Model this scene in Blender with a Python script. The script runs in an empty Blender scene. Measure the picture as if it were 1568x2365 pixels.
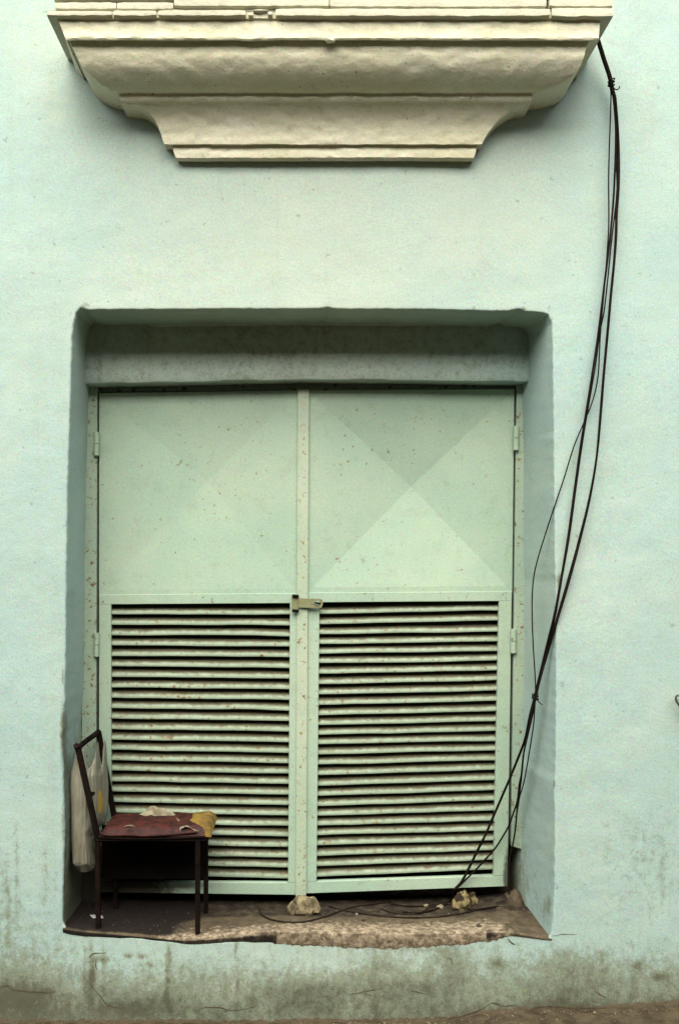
import bpy, math, random
from mathutils import Vector, noise as mnoise
R = math.radians
random.seed(7)

# ---------------------------------------------------------------- camera / light
# one "unit" = 1/530 m on the wall plane (y = 0); street side is -y, recess goes +y
D = 4.0; U = 1/530.0; VX, VY = 697.0, 1275.0
ZC = (2350-VY)*U                      # camera height
sc = bpy.context.scene
col = sc.collection
cam_d = bpy.data.cameras.new('camera'); cam = bpy.data.objects.new('camera', cam_d); col.objects.link(cam)
cam.location = (0, -D, ZC); cam.rotation_euler = (R(90), 0, 0)
cam_d.sensor_fit = 'VERTICAL'; cam_d.sensor_height = 36; cam_d.lens = 36*D/(2365*U)
cam_d.shift_x = (784-VX)/2365; cam_d.shift_y = (VY-1182.5)/2365
cam_d.clip_start = .05; cam_d.clip_end = 500
sc.camera = cam

SUN_EL, SUN_AZ = 53, -9             # azimuth measured from -y, negative = from the left
w = bpy.data.worlds.new('World'); sc.world = w; w.use_nodes = True
nt = w.node_tree; bg = nt.nodes['Background']
sky = nt.nodes.new('ShaderNodeTexSky'); sky.sky_type = 'NISHITA'; sky.sun_disc = False
sky.sun_elevation = R(SUN_EL); sky.sun_rotation = R(180-SUN_AZ)
sky.air_density = 1.0; sky.dust_density = 5.0; sky.ozone_density = .6
nt.links.new(sky.outputs[0], bg.inputs[0]); bg.inputs[1].default_value = .05
sun_d = bpy.data.lights.new('sun', 'SUN'); sun = bpy.data.objects.new('sun', sun_d); col.objects.link(sun)
sun_d.energy = 1.62; sun_d.angle = R(80); sun_d.color = (1, .965, .86)
dv = Vector((math.sin(R(SUN_AZ))*math.cos(R(SUN_EL)), -math.cos(R(SUN_AZ))*math.cos(R(SUN_EL)), math.sin(R(SUN_EL))))
sun.rotation_euler = dv.to_track_quat('Z', 'Y').to_euler(); sun.location = dv*20
sc.view_settings.view_transform = 'Standard'; sc.view_settings.look = 'None'
sc.view_settings.exposure = 2.33; sc.view_settings.gamma = 1
sc.view_settings.use_curve_mapping = False
sc.render.engine = 'CYCLES'

# ---------------------------------------------------------------- helpers
def Wp(px, py, d=0.0):                # wall coordinates, orthogonal
    return Vector(((px-VX)*U, d, (2350-py)*U))
def S(px, py, d=0.0):                 # the point at depth d seen in direction px,py
    k = (D+d)/D
    return Vector(((px-VX)*k*U, d, ZC+(VY-py)*k*U))
def lerp(a, b, t): return a+(b-a)*t
def pl(tab, x):                       # piecewise linear table
    if x <= tab[0][0]: return tab[0][1]
    for (a, fa), (b, fb) in zip(tab, tab[1:]):
        if x <= b: return lerp(fa, fb, (x-a)/(b-a))
    return tab[-1][1]
def nz(x, y=0., z=0.): return mnoise.noise(Vector((x, y, z)))
def ss(a, b, x):
    t = max(0, min(1, (x-a)/(b-a))); return t*t*(3-2*t)

def mesh(name, verts, faces, mat=None, parent=None, smooth=35, attrs=None, stuff=False):
    me = bpy.data.meshes.new(name)
    me.from_pydata([tuple(v) for v in verts], [], faces); me.validate(); me.update()
    if smooth:
        me.polygons.foreach_set('use_smooth', [True]*len(me.polygons))
        me.set_sharp_from_angle(angle=R(smooth))
    if attrs:
        for k, vals in attrs.items():
            a = me.attributes.new(k, 'FLOAT', 'POINT'); a.data.foreach_set('value', vals)
    o = bpy.data.objects.new(name, me); col.objects.link(o)
    if mat: me.materials.append(mat)
    if parent: o.parent = parent
    return o
def thing(name, label, cat, group=None, loc=(0, 0, 0)):
    o = bpy.data.objects.new(name, None); o.empty_display_size = .1; col.objects.link(o); o.location = loc
    return tag(o, label, cat, group)
def tag(o, label, cat, group=None):
    o['label'] = label; o['category'] = cat
    if group: o['group'] = group
    return o
def box(name, a, b, mat, parent=None, bev=.002):
    """bevelled box between two corners"""
    import bmesh
    bm = bmesh.new(); bmesh.ops.create_cube(bm, size=1)
    a, b = Vector(a), Vector(b); c = (a+b)/2; s = b-a
    for v in bm.verts: v.co = Vector((v.co.x*abs(s.x), v.co.y*abs(s.y), v.co.z*abs(s.z)))+c
    if bev: bmesh.ops.bevel(bm, geom=bm.edges[:], offset=bev, segments=1, affect='EDGES')
    me = bpy.data.meshes.new(name); bm.to_mesh(me); bm.free()
    o = bpy.data.objects.new(name, me); col.objects.link(o); me.materials.append(mat)
    if parent: o.parent = parent
    return o
def qbox(name, q, d, t, mat, parent, bev=.0015):
    """plate whose front face has the screen corners q (tl, tr, br, bl) at depth d, thickness t"""
    f = [S(x, y, d) for x, y in q]; c = sum(f, Vector())/4
    V = []
    for p in f:
        v = Vector(p); dirv = (c-p); dirv.x = math.copysign(bev, dirv.x); dirv.z = math.copysign(bev, dirv.z); dirv.y = 0
        V.append(v+dirv)
    for p in f: V.append(p+Vector((0, bev, 0)))
    for p in f: V.append(p+Vector((0, t, 0)))
    F = [(3, 2, 1, 0)]
    for i in range(4):
        j = (i+1) % 4
        F += [(i, j, 4+j, 4+i), (4+i, 4+j, 8+j, 8+i)]
    F.append((8, 9, 10, 11))
    return mesh(name, V, F, mat, parent, smooth=0)
def crom(pts, n=8):
    out = []; P = [pts[0]*2-pts[1]]+list(pts)+[pts[-1]*2-pts[-2]]
    for i in range(1, len(P)-2):
        for k in range(n):
            t = k/n; a, b, c, d = P[i-1], P[i], P[i+1], P[i+2]
            out.append(.5*((2*b)+(c-a)*t+(2*a-5*b+4*c-d)*t*t+(3*b-a-3*c+d)*t**3))
    out.append(P[-2]); return out
def tube(name, pts, rad, mat, parent=None, sides=8, n=6, spl=True):
    P = crom([Vector(p) for p in pts], n) if spl and len(pts) > 2 else [Vector(p) for p in pts]
    V = []; F = []; up = Vector((.13, 1, .21)).normalized(); prev = None
    for i, p in enumerate(P):
        t = (P[min(i+1, len(P)-1)]-P[max(i-1, 0)]).normalized()
        a = up if prev is None else prev
        a = (a-t*a.dot(t)).normalized(); prev = a; b = t.cross(a)
        r = rad(i/(len(P)-1)) if callable(rad) else rad
        for s in range(sides):
            an = 2*math.pi*s/sides
            V.append(p+(a*math.cos(an)+b*math.sin(an))*r)
    m = len(P)
    for i in range(m-1):
        for s in range(sides):
            q = (s+1) % sides
            F.append((i*sides+s, i*sides+q, (i+1)*sides+q, (i+1)*sides+s))
    F.append(tuple(reversed(range(sides)))); F.append(tuple((m-1)*sides+s for s in range(sides)))
    return mesh(name, V, F, mat, parent, smooth=60)
def bar(name, a, b, wx, wy, mat, parent, cap=True):
    """rectangular bar between two points, section wx (in x) by wy (in y)"""
    a, b = Vector(a), Vector(b); V = []; e = .0018
    for p in (a, b):
        for sx, sy in ((-1, -1), (1, -1), (1, 1), (-1, 1)):
            V.append(p+Vector((sx*(wx/2-e), sy*wy/2, 0))); V.append(p+Vector((sx*wx/2, sy*(wy/2-e), 0)))
    order = [0, 1, 3, 2, 4, 5, 7, 6]
    order = [1, 0, 2, 3, 5, 4, 6, 7]
    F = []
    for i in range(8):
        j = (i+1) % 8; F.append((order[i], order[j], 8+order[j], 8+order[i]))
    F.append(tuple(order[::-1])); F.append(tuple(8+i for i in order))
    return mesh(name, V, F, mat, parent, smooth=0)

# ---------------------------------------------------------------- materials
class NT:
    def __init__(s, name):
        s.m = bpy.data.materials.new(name); s.m.use_nodes = True; s.t = s.m.node_tree
        s.b = s.t.nodes['Principled BSDF']; s.pos = s.n('ShaderNodeNewGeometry').outputs['Position']
        s.b.inputs['Specular IOR Level'].default_value = .2
    def n(s, t): return s.t.nodes.new(t)
    def set(s, sock, v):
        if isinstance(v, bpy.types.NodeSocket): s.t.links.new(v, sock)
        elif isinstance(v, (tuple, list)) and len(v) == 3 and sock.type == 'RGBA': sock.default_value = (*v, 1)
        else: sock.default_value = v
    def noise(s, scale, detail=3, rough=.55, vec=None, stretch=None, colr=False, off=0):
        v = vec or s.pos
        if stretch or off:
            mp = s.n('ShaderNodeMapping'); s.t.links.new(v, mp.inputs[0])
            mp.inputs['Location'].default_value = (off, off*.7, off*1.3)
            if stretch: mp.inputs['Scale'].default_value = stretch
            v = mp.outputs[0]
        q = s.n('ShaderNodeTexNoise'); s.t.links.new(v, q.inputs['Vector'])
        q.inputs['Scale'].default_value = scale; q.inputs['Detail'].default_value = detail
        q.inputs['Roughness'].default_value = rough
        return q.outputs['Color' if colr else 'Fac']
    def math(s, op, a, b=0., c=0., clamp=False):
        q = s.n('ShaderNodeMath'); q.operation = op; q.use_clamp = clamp
        s.set(q.inputs[0], a); s.set(q.inputs[1], b)
        if op in ('MULTIPLY_ADD',): s.set(q.inputs[2], c)
        return q.outputs[0]
    def ramp(s, f, a, b, lo=0., hi=1.):
        q = s.n('ShaderNodeMapRange'); q.interpolation_type = 'SMOOTHSTEP'
        for i, v in enumerate((f, a, b, lo, hi)): s.set(q.inputs[i], v)
        return q.outputs[0]
    def mix(s, f, a, b, mode='MIX'):
        q = s.n('ShaderNodeMix'); q.data_type = 'RGBA'; q.blend_type = mode
        s.set(q.inputs[0], f); s.set(q.inputs[6], a); s.set(q.inputs[7], b); return q.outputs[2]
    def attr(s, name):
        q = s.n('ShaderNodeAttribute'); q.attribute_name = name; return q.outputs['Fac']
    def axis(s):
        q = s.n('ShaderNodeSeparateXYZ'); s.t.links.new(s.pos, q.inputs[0]); return q.outputs
    def grain(s, c, amt=.14, scale=140):
        g = s.noise(scale, 2, .7, colr=True)
        q = s.n('ShaderNodeMix'); q.data_type = 'RGBA'; q.blend_type = 'MULTIPLY'; q.inputs[0].default_value = 1
        s.set(q.inputs[6], c)
        mr = s.n('ShaderNodeVectorMath'); mr.operation = 'MULTIPLY_ADD'
        s.t.links.new(g, mr.inputs[0]); k = amt*4
        mr.inputs[1].default_value = (k, k, k); mr.inputs[2].default_value = (1-k/2,)*3
        s.t.links.new(mr.outputs[0], q.inputs[7]); return q.outputs[2]
    def done(s, c, rough=.8, bump=None, dist=.002, strength=.6, metal=0.):
        s.set(s.b.inputs['Base Color'], c); s.set(s.b.inputs['Roughness'], rough); s.b.inputs['Metallic'].default_value = metal
        if bump is not None:
            q = s.n('ShaderNodeBump'); q.inputs['Distance'].default_value = dist; q.inputs['Strength'].default_value = strength
            s.t.links.new(bump, q.inputs['Height']); s.t.links.new(q.outputs[0], s.b.inputs['Normal'])
        return s.m

P_ = lambda x, y: tuple(S(x, y, .36))
DARK_CORNERS = [(P_(230, 2060), (.50, .6, .34), .96), (P_(1178, 2030), (.05, .3, .24), .8)]  # left: shade under the chair put into the colour; right: dark lower corner
MINT = (.355, .43, .368); MINT2 = (.285, .40, .372)
def m_wall():
    s = NT('mint_plaster'); ax = s.axis()
    pv = s.math('ADD', s.math('MULTIPLY', s.noise(.9, 3), 1.2), s.math('MULTIPLY', s.math('ABSOLUTE', s.math('SUBTRACT', ax[0], .15)), .32))
    pv = s.math('ADD', pv, s.math('MULTIPLY', ax[2], -.10))
    c = s.mix(s.ramp(pv, .20, .90), MINT, MINT2)
    c = s.mix(s.ramp(s.noise(3.5, 5, .6, off=4), .42, .72, 0, .22), c, (.41, .48, .38))
    c = s.mix(s.ramp(s.noise(11, 4, .6, off=9), .52, .75, 0, .16), c, (.26, .34, .27))
    st = s.ramp(s.noise(5, 5, .65, stretch=(1.6, 1, .12), off=31), .52, .74, 0, .20)
    c = s.mix(st, c, (.25, .30, .225))
    c = s.mix(s.ramp(s.noise(2.3, 6, .7, off=41), .54, .57, 0, .10), c, (.43, .48, .41))
    # dirt and left jamb shade painted as a vertex density, broken up by noise
    d = s.attr('dirt_shade')
    br = s.math('ADD', s.math('MULTIPLY', s.noise(26, 6, .72, stretch=(1, 1, .75)), 1.15), s.math('MULTIPLY', s.noise(110, 3, .6, off=3), .45))
    f = s.math('ADD', d, s.math('SUBTRACT', br, .80))
    c = s.mix(s.ramp(f, .08, .60, 0, .80), c, (.135, .150, .090))
    c = s.mix(s.ramp(f, .52, 1.0, 0, .75), c, (.060, .056, .034))
    # raw base where the render has fallen off along the ground
    base = s.attr('raw')
    fb = s.math('ADD', base, s.math('MULTIPLY', s.math('SUBTRACT', s.noise(38, 5, .65, off=2), .5), 1.0))
    c = s.mix(s.ramp(fb, .46, .54), c, s.mix(s.noise(60, 4), (.055, .042, .026), (.14, .11, .07)))
    # pitted black specks where the wall is dirty
    pit = s.ramp(s.math('ADD', s.noise(60, 6, .8, off=23), s.math('MULTIPLY', d, .20)), .70, .80, 0, .6)
    c = s.mix(pit, c, (.08, .085, .05))
    # sparse dark specks
    sp = s.ramp(s.noise(34, 2, .5, off=17), .70, .76, 0, .5)
    c = s.mix(sp, c, (.16, .20, .14))
    c = s.grain(c, .20, 135)
    h = s.math('ADD', s.math('MULTIPLY', s.noise(14, 6, .6), .9), s.math('MULTIPLY', s.noise(120, 4, .6), .22))
    h = s.math('SUBTRACT', h, s.math('MULTIPLY', s.ramp(f, .3, .9), .35))
    return s.done(c, .85, h, .008, .42)
def m_cream():
    s = NT('cream_plaster')
    c = s.mix(s.ramp(s.noise(2.5, 4), .35, .65), (.545, .535, .38), (.60, .59, .455))
    c = s.mix(s.ramp(s.noise(18, 5, .65), .56, .74, 0, .40), c, (.32, .27, .15))
    c = s.mix(s.ramp(s.noise(46, 3, .6, off=6), .66, .74, 0, .75), c, (.16, .11, .05))
    c = s.grain(c, .17, 135)
    h = s.math('ADD', s.noise(9, 5, .6, stretch=(1, 1, 1.8)), s.math('MULTIPLY', s.noise(34, 5, .65, stretch=(1, 1, 1.6)), .55))
    return s.done(c, .8, h, .014, .36)
def m_cornice_slab():
    s = NT('white_slab_paint')
    c = s.mix(s.ramp(s.noise(4, 4), .35, .65), (.46, .455, .35), (.40, .395, .30))
    c = s.mix(s.ramp(s.noise(30, 5, .7, stretch=(1, 1, 2)), .60, .70, 0, .7), c, (.34, .27, .12))
    c = s.grain(c, .10)
    return s.done(c, .75, s.noise(40, 5, .65), .008, .6)
def m_metal(name, a, b, rust=1.0, extra=()):
    s = NT(name)
    c = s.mix(s.ramp(s.noise(2.2, 3, off=3), .35, .65), a, b)
    c = s.mix(s.ramp(s.noise(14, 5, .65, off=8), .50, .78, 0, .30), c, (a[0]*.62, a[1]*.60, a[2]*.48))
    th = .665
    r = s.noise(44, 4, .6, off=5)
    dens = s.math('MULTIPLY', s.noise(5, 3, .5, off=11), .16)
    f = s.math('ADD', r, dens)
    for (p, rad, k) in extra:
        q = s.n('ShaderNodeVectorMath'); q.operation = 'SUBTRACT'; s.t.links.new(s.pos, q.inputs[0]); q.inputs[1].default_value = p
        q2 = s.n('ShaderNodeVectorMath'); q2.operation = 'DIVIDE'; s.t.links.new(q.outputs[0], q2.inputs[0]); q2.inputs[1].default_value = rad
        q3 = s.n('ShaderNodeVectorMath'); q3.operation = 'LENGTH'; s.t.links.new(q2.outputs[0], q3.inputs[0])
        f = s.math('ADD', f, s.ramp(q3.outputs['Value'], 1, 0, 0, k))
    f = s.math('ADD', f, (rust-1)*.04)
    c = s.mix(s.ramp(f, .745, .80, 0, .75), c, (.17, .11, .038))
    c = s.mix(s.ramp(f, .80, .86, 0, .8), c, (.10, .045, .012))
    for (p, rad, k) in DARK_CORNERS:              # painted shade under the chair, and a dark lower right corner
        q = s.n('ShaderNodeVectorMath'); q.operation = 'SUBTRACT'; s.t.links.new(s.pos, q.inputs[0]); q.inputs[1].default_value = p
        q2 = s.n('ShaderNodeVectorMath'); q2.operation = 'DIVIDE'; s.t.links.new(q.outputs[0], q2.inputs[0]); q2.inputs[1].default_value = rad
        q3 = s.n('ShaderNodeVectorMath'); q3.operation = 'LENGTH'; s.t.links.new(q2.outputs[0], q3.inputs[0])
        ff = s.math('ADD', s.ramp(q3.outputs['Value'], 1.1, .3, 0, 1), s.math('MULTIPLY', s.math('SUBTRACT', s.noise(22, 4, .65, off=14), .5), .9))
        c = s.mix(s.ramp(ff, .25, .8, 0, k), c, (.022, .017, .010))
    ed = s.attr('grime_shade')
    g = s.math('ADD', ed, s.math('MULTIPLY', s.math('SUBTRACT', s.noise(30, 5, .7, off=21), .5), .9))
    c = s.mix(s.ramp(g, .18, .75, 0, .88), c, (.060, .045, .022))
    c = s.grain(c, .18, 135)
    h = s.math('ADD', s.math('MULTIPLY', s.noise(7, 3, .5), 1.0), s.math('MULTIPLY', s.noise(150, 3, .6), .12))
    return s.done(c, .55, h, .004, .5)
def m_simple(name, a, b, scale=20, rough=.8, bs=60, dist=.003, grain=.10, metal=0, spec=.2, thr=(.35, .65)):
    s = NT(name); c = s.mix(s.ramp(s.noise(scale, 4, .6), *thr), a, b)
    c = s.grain(c, grain); s.b.inputs['Specular IOR Level'].default_value = spec
    return s.done(c, rough, s.noise(bs, 4, .6), dist, .6, metal)
def m_sill():
    s = NT('worn_concrete')
    t = s.attr('tone')
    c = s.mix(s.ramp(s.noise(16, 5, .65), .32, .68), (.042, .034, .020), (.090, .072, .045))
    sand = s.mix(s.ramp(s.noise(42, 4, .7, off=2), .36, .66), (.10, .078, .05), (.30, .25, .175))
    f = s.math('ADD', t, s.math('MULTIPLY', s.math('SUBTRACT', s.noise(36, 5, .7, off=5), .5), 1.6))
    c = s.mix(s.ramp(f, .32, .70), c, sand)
    f2 = s.math('ADD', s.attr('shade_dirt'), s.math('MULTIPLY', s.math('SUBTRACT', s.noise(20, 4, .6, off=8), .5), .8))  # dark marks and painted shade, broken up by noise
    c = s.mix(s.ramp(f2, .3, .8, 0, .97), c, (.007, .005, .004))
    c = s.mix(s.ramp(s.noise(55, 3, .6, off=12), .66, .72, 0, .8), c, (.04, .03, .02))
    c = s.grain(c, .13)
    return s.done(c, .9, s.math('ADD', s.noise(25, 6, .7), s.math('MULTIPLY', s.noise(110, 3), .3)), .009, .8)


M_WALL = m_wall(); M_CREAM = m_cream(); M_SLAB = m_cornice_slab(); M_SILL = m_sill()
M_DOOR = m_metal('mint_door_paint', (.275, .385, .300), (.315, .41, .315), 1.3)
M_SLAT = m_metal('mint_slat_paint', (.215, .285, .205), (.25, .32, .235), 2.5,
                 [(P_(420, 1600), (.26, .2, .10), .11), (P_(400, 1690), (.2, .2, .07), .05)])
M_FRAME = m_metal('mint_frame_paint', (.25, .34, .27), (.29, .37, .28), 3.0)
M_OPP = m_simple('ochre_plaster', (.20, .15, .09), (.26, .20, .13), 3)
M_OPPD = m_simple('brown_shutter_paint', (.07, .045, .03), (.10, .07, .05), 9)
M_STRIP = m_metal('mint_strip_paint', (.31, .39, .29), (.35, .42, .32), 2.8)
M_DUSTY = m_simple('dusty_cable_sheath', (.014, .010, .007), (.030, .023, .015), 14, .8, 80, .001, .05, 0, .05)
M_DARK = m_simple('dark_interior', (.012, .009, .007), (.02, .015, .011), 10)
M_GROUND = m_simple('dusty_pavement', (.030, .023, .013), (.066, .052, .030), 14, .9, 40, .01)
M_CABLE = m_simple('black_cable_sheath', (.007, .0045, .0035), (.013, .009, .007), 8, .7, 80, .001, .05, 0, .04)
M_CHAIR = m_simple('dark_rusty_steel', (.0045, .003, .0025), (.010, .006, .0045), 22, .7, 60, .001, .05, 0, .04)
M_BOARD = m_simple('dark_board_and_shade', (.004, .003, .0025), (.006, .0045, .0035), 12, .95, 60, .001, .05, 0, .04)
M_RED = m_simple('dusty_red_vinyl', (.016, .0048, .0038), (.045, .0110, .0078), 26, .65, 50, .004)
M_FOAM = m_simple('aged_yellow_foam', (.17, .115, .022), (.085, .052, .016), 18, .95, 55, .010, .12)
M_LINING = m_simple('torn_white_lining', (.22, .20, .14), (.11, .095, .06), 30, .9, 60, .003)
M_STONE = m_simple('tan_stone', (.07, .058, .034), (.21, .18, .105), 24, .9, 40, .015, .14, thr=(.38, .62))
M_RUBBLE = m_simple('yellowish_rubble', (.19, .155, .075), (.02, .014, .008), 26, .9, 40, .015, .14, thr=(.42, .56))
M_PAPER = m_simple('grey_paper', (.42, .42, .40), (.30, .30, .28), 40, .8)
M_IRON = m_simple('weathered_iron', (.05, .06, .045), (.03, .028, .02), 40, .6)
M_CRACK = m_simple('dark_crack_mortar', (.10, .09, .055), (.05, .04, .025), 40, .95)
M_BRASS = m_metal('worn_hasp_metal', (.17, .18, .095), (.22, .23, .14), 3.2)

# ---------------------------------------------------------------- ground
gtab = [(-200, 2362), (700, 2360), (1040, 2354), (1090, 2342), (1130, 2333), (1300, 2330), (1450, 2323), (1568, 2314), (2200, 2300)]
def ground():
    V = []; F = []
    xs = [-40, -15, -6, -3]+[-1.6+i*.05 for i in range(74)]+[3, 6, 15, 40]
    ys = [1.5, .3, .02, -.03, -.08, -.15, -.25, -.4, -.8, -1.6, -3, -6, -12, -40]
    for y in ys:
        for x in xs:
            px = x/U+VX
            z = (2350-pl(gtab, px))*U
            z = z*ss(-6, 0, y) if y < 0 else z
            if y <= .02 and y > -1: z += .006*nz(x*9, y*9, 3)
            V.append((x, y, z))
    n = len(xs)
    for j in range(len(ys)-1):
        for i in range(n-1): F.append((j*n+i, (j+1)*n+i, (j+1)*n+i+1, j*n+i+1))
    o = mesh('pavement', V, F, M_GROUND); o['kind'] = 'structure'
ground()

# unseen house across the narrow street, added behind the camera to hide the low sky
def across():
    t = thing('added_opposite_house', 'unseen two storey plastered house added across the narrow street behind the camera', 'building', None, (0, -9.5, 0))
    z = -.15
    box('wall', (-22, -3, z), (22, 0, 7.4), M_OPP, t, .02)  # wall of the added unseen house
    box('cornice', (-22, -.02, 7.4), (22, .35, 7.7), M_OPP, t, .02)
    for i in range(-6, 7):
        x = i*3.2+.9
        box('door', (x-.6, -.05, z), (x+.6, .03, 2.6), M_OPPD, t, .01)
        box('window', (x-.5, -.05, 4.2), (x+.5, .03, 6.2), M_OPPD, t, .01)
across()

# ---------------------------------------------------------------- house front
house = thing('house_front', 'pale mint green plastered house front with a deep recess holding metal double doors', 'building')

OUT = [(176, 722), (186, 711), (205, 716), (240, 715), (350, 714.5), (500, 713), (650, 714), (730, 713), (745, 711), (757, 709), (768, 713), (800, 714),
       (900, 714), (1000, 715), (1100, 717), (1170, 718), (1200, 713), (1212, 719), (1250, 722), (1266, 727), (1273, 745),
       (1275, 820), (1277, 950), (1279, 1100), (1281, 1300), (1282, 1330), (1283.5, 1345), (1282.5, 1368), (1283, 1450), (1283, 1600), (1281, 1790), (1278, 1810), (1280, 1900),
       (1279, 2050), (1276, 2120), (1272, 2155), (1267, 2168),
       (1220, 2164), (1180, 2158), (1140, 2166), (1000, 2177), (900, 2180), (800, 2178), (700, 2173), (600, 2170), (480, 2176), (420, 2174), (300, 2163), (200, 2158), (165, 2153), (152, 2146),
       (145, 2130), (146, 2050), (150, 1900), (147, 1800), (145, 1700), (150, 1620), (152, 1500), (153, 1400), (155, 1250), (156, 1150), (160, 1000), (164, 880), (167, 780), (171, 745)]
def resample(P, step):
    out = []
    n = len(P)
    for i in range(n):
        a, b = P[i], P[(i+1) % n]; L = math.hypot(b[0]-a[0], b[1]-a[1]); k = max(1, round(L/step))
        for j in range(k): t = j/k; out.append((lerp(a[0], b[0], t), lerp(a[1], b[1], t)))
    return out
out = resample(OUT, 6)
def sill_low(x): return pl([(140, 2152), (160, 2158), (200, 2163), (300, 2168), (420, 2181), (480, 2184), (560, 2181), (600, 2178), (640, 2180), (700, 2182), (800, 2187), (900, 2190), (1000, 2184), (1080, 2179),
                            (1140, 2170), (1180, 2161), (1220, 2166), (1264, 2172), (1290, 2172)], x)
def seglist(L): return [(L[i], L[i+1]) for i in range(len(L)-1)]
def dseg(p, a, b):
    ax, ay = a; bx, by = b; dx, dy = bx-ax, by-ay
    t = max(0, min(1, ((p[0]-ax)*dx+(p[1]-ay)*dy)/(dx*dx+dy*dy+1e-9)))
    return math.hypot(p[0]-ax-dx*t, p[1]-ay-dy*t)
# vertical drip stains below the sill, and splash dirt:  x, y0, y1, halfwidth, strength
DRIPS = [(197, 2185, 2310, 4, .42), (211, 2170, 2330, 6, .55), (214, 2225, 2285, 8, .25), (240, 2180, 2310, 4, .35), (386, 2178, 2330, 4, .55), (392, 2175, 2345, 3, .5),
         (423, 2200, 2290, 3, .25), (545, 2175, 2222, 5, .4), (549, 2200, 2300, 3, .3), (40, 1900, 2150, 7, .3), (20, 2050, 2200, 6, .3), (105, 1950, 2100, 7, .28),
         (125, 1720, 1850, 5, .35), (130, 2010, 2080, 6, .3), (1530, 1930, 2100, 8, .2), (1400, 1860, 2080, 9, .14), (1345, 1560, 1720, 6, .16), (1390, 2200, 2270, 3, .35),
         (860, 2210, 2300, 6, .14), (990, 2230, 2300, 7, .14), (60, 2280, 2360, 9, .2), (1145, 2180, 2230, 7, .25)]
SPOTS = [(105, 1620, 26, 7, .38), (1296, 1580, 11, 10, .55), (52, 575, 5, 3, .6), (1279, 1810, 4, 12, .7), (756, 702, 16, 7, .35), (196, 706, 16, 5, .75),
         (1210, 712, 9, 5, .85), (1268, 712, 4, 10, .8), (1291, 1345, 7, 26, .8), (718, 420, 4, 5, .5), (1274, 735, 8, 8, .5), (1300, 830, 7, 7, .3), (150, 735, 5, 4, .5), (162, 726, 9, 9, .4),
         (1470, 1900, 90, 70, .12), (1500, 1980, 70, 80, .10), (1360, 1980, 30, 60, .08), (235, 2215, 22, 8, .45), (215, 2250, 5, 26, .5), (295, 2207, 9, 4, .55), (330, 2208, 9, 5, .55), (348, 2227, 7, 6, .5),
         (1020, 2215, 40, 30, .25), (1060, 2240, 30, 40, .3), (880, 2230, 60, 25, .25), (1148, 2225, 16, 12, .5), (960, 2275, 120, 20, .22), (1310, 2240, 60, 50, .22), (1470, 2230, 8, 10, .5), (1525, 2255, 16, 8, .5),
         (700, 2290, 200, 40, .2), (50, 2300, 90, 30, .3), (10, 2000, 20, 120, .2), (755, 1720, 1, 1, 0), (146, 1690, 8, 70, .9), (146, 1560, 4, 30, .6), (146, 1900, 4, 60, .5), (290, 2330, 100, 22, .3), (940, 2190, 160, 9, .22), (1250, 1000, 1, 1, 0)]
def dirt_at(px, py, inside=False):
    v = 0.0
    v += .14*ss(2150, 2300, py)+.50*ss(2180, 2365, py+26*nz(px*.009, 1.3)+12*nz(px*.04, 5))
    v += .16*ss(1850, 2200, py)*(1-ss(60, 240, px))
    v += .12*ss(1980, 2260, py)+.16*ss(2290, 2345, py)*ss(900, 1100, px)
    v += .16*ss(2150, 2230, py)*ss(1000, 1300, px)
    v += .10*ss(1750, 2050, py)*ss(1330, 1480, px)*(1-ss(2060, 2200, py))
    v += -.14*(1-ss(1700, 2000, py))
    for x, a, b, hw, k in DRIPS:
        if abs(px-x) < hw*4:
            e = math.exp(-((px-x-2*nz(py*.03, x))/hw)**2)*ss(a-8, a+10, py)*(1-ss(b-25, b+5, py))
            v += k*e*(.7+.6*nz(py*.05, x*.3))
    for x, y, rx, ry, k in SPOTS:
        q = ((px-x)/rx)**2+((py-y)/ry)**2
        if q < 6: v += k*math.exp(-q)
    return v
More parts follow.
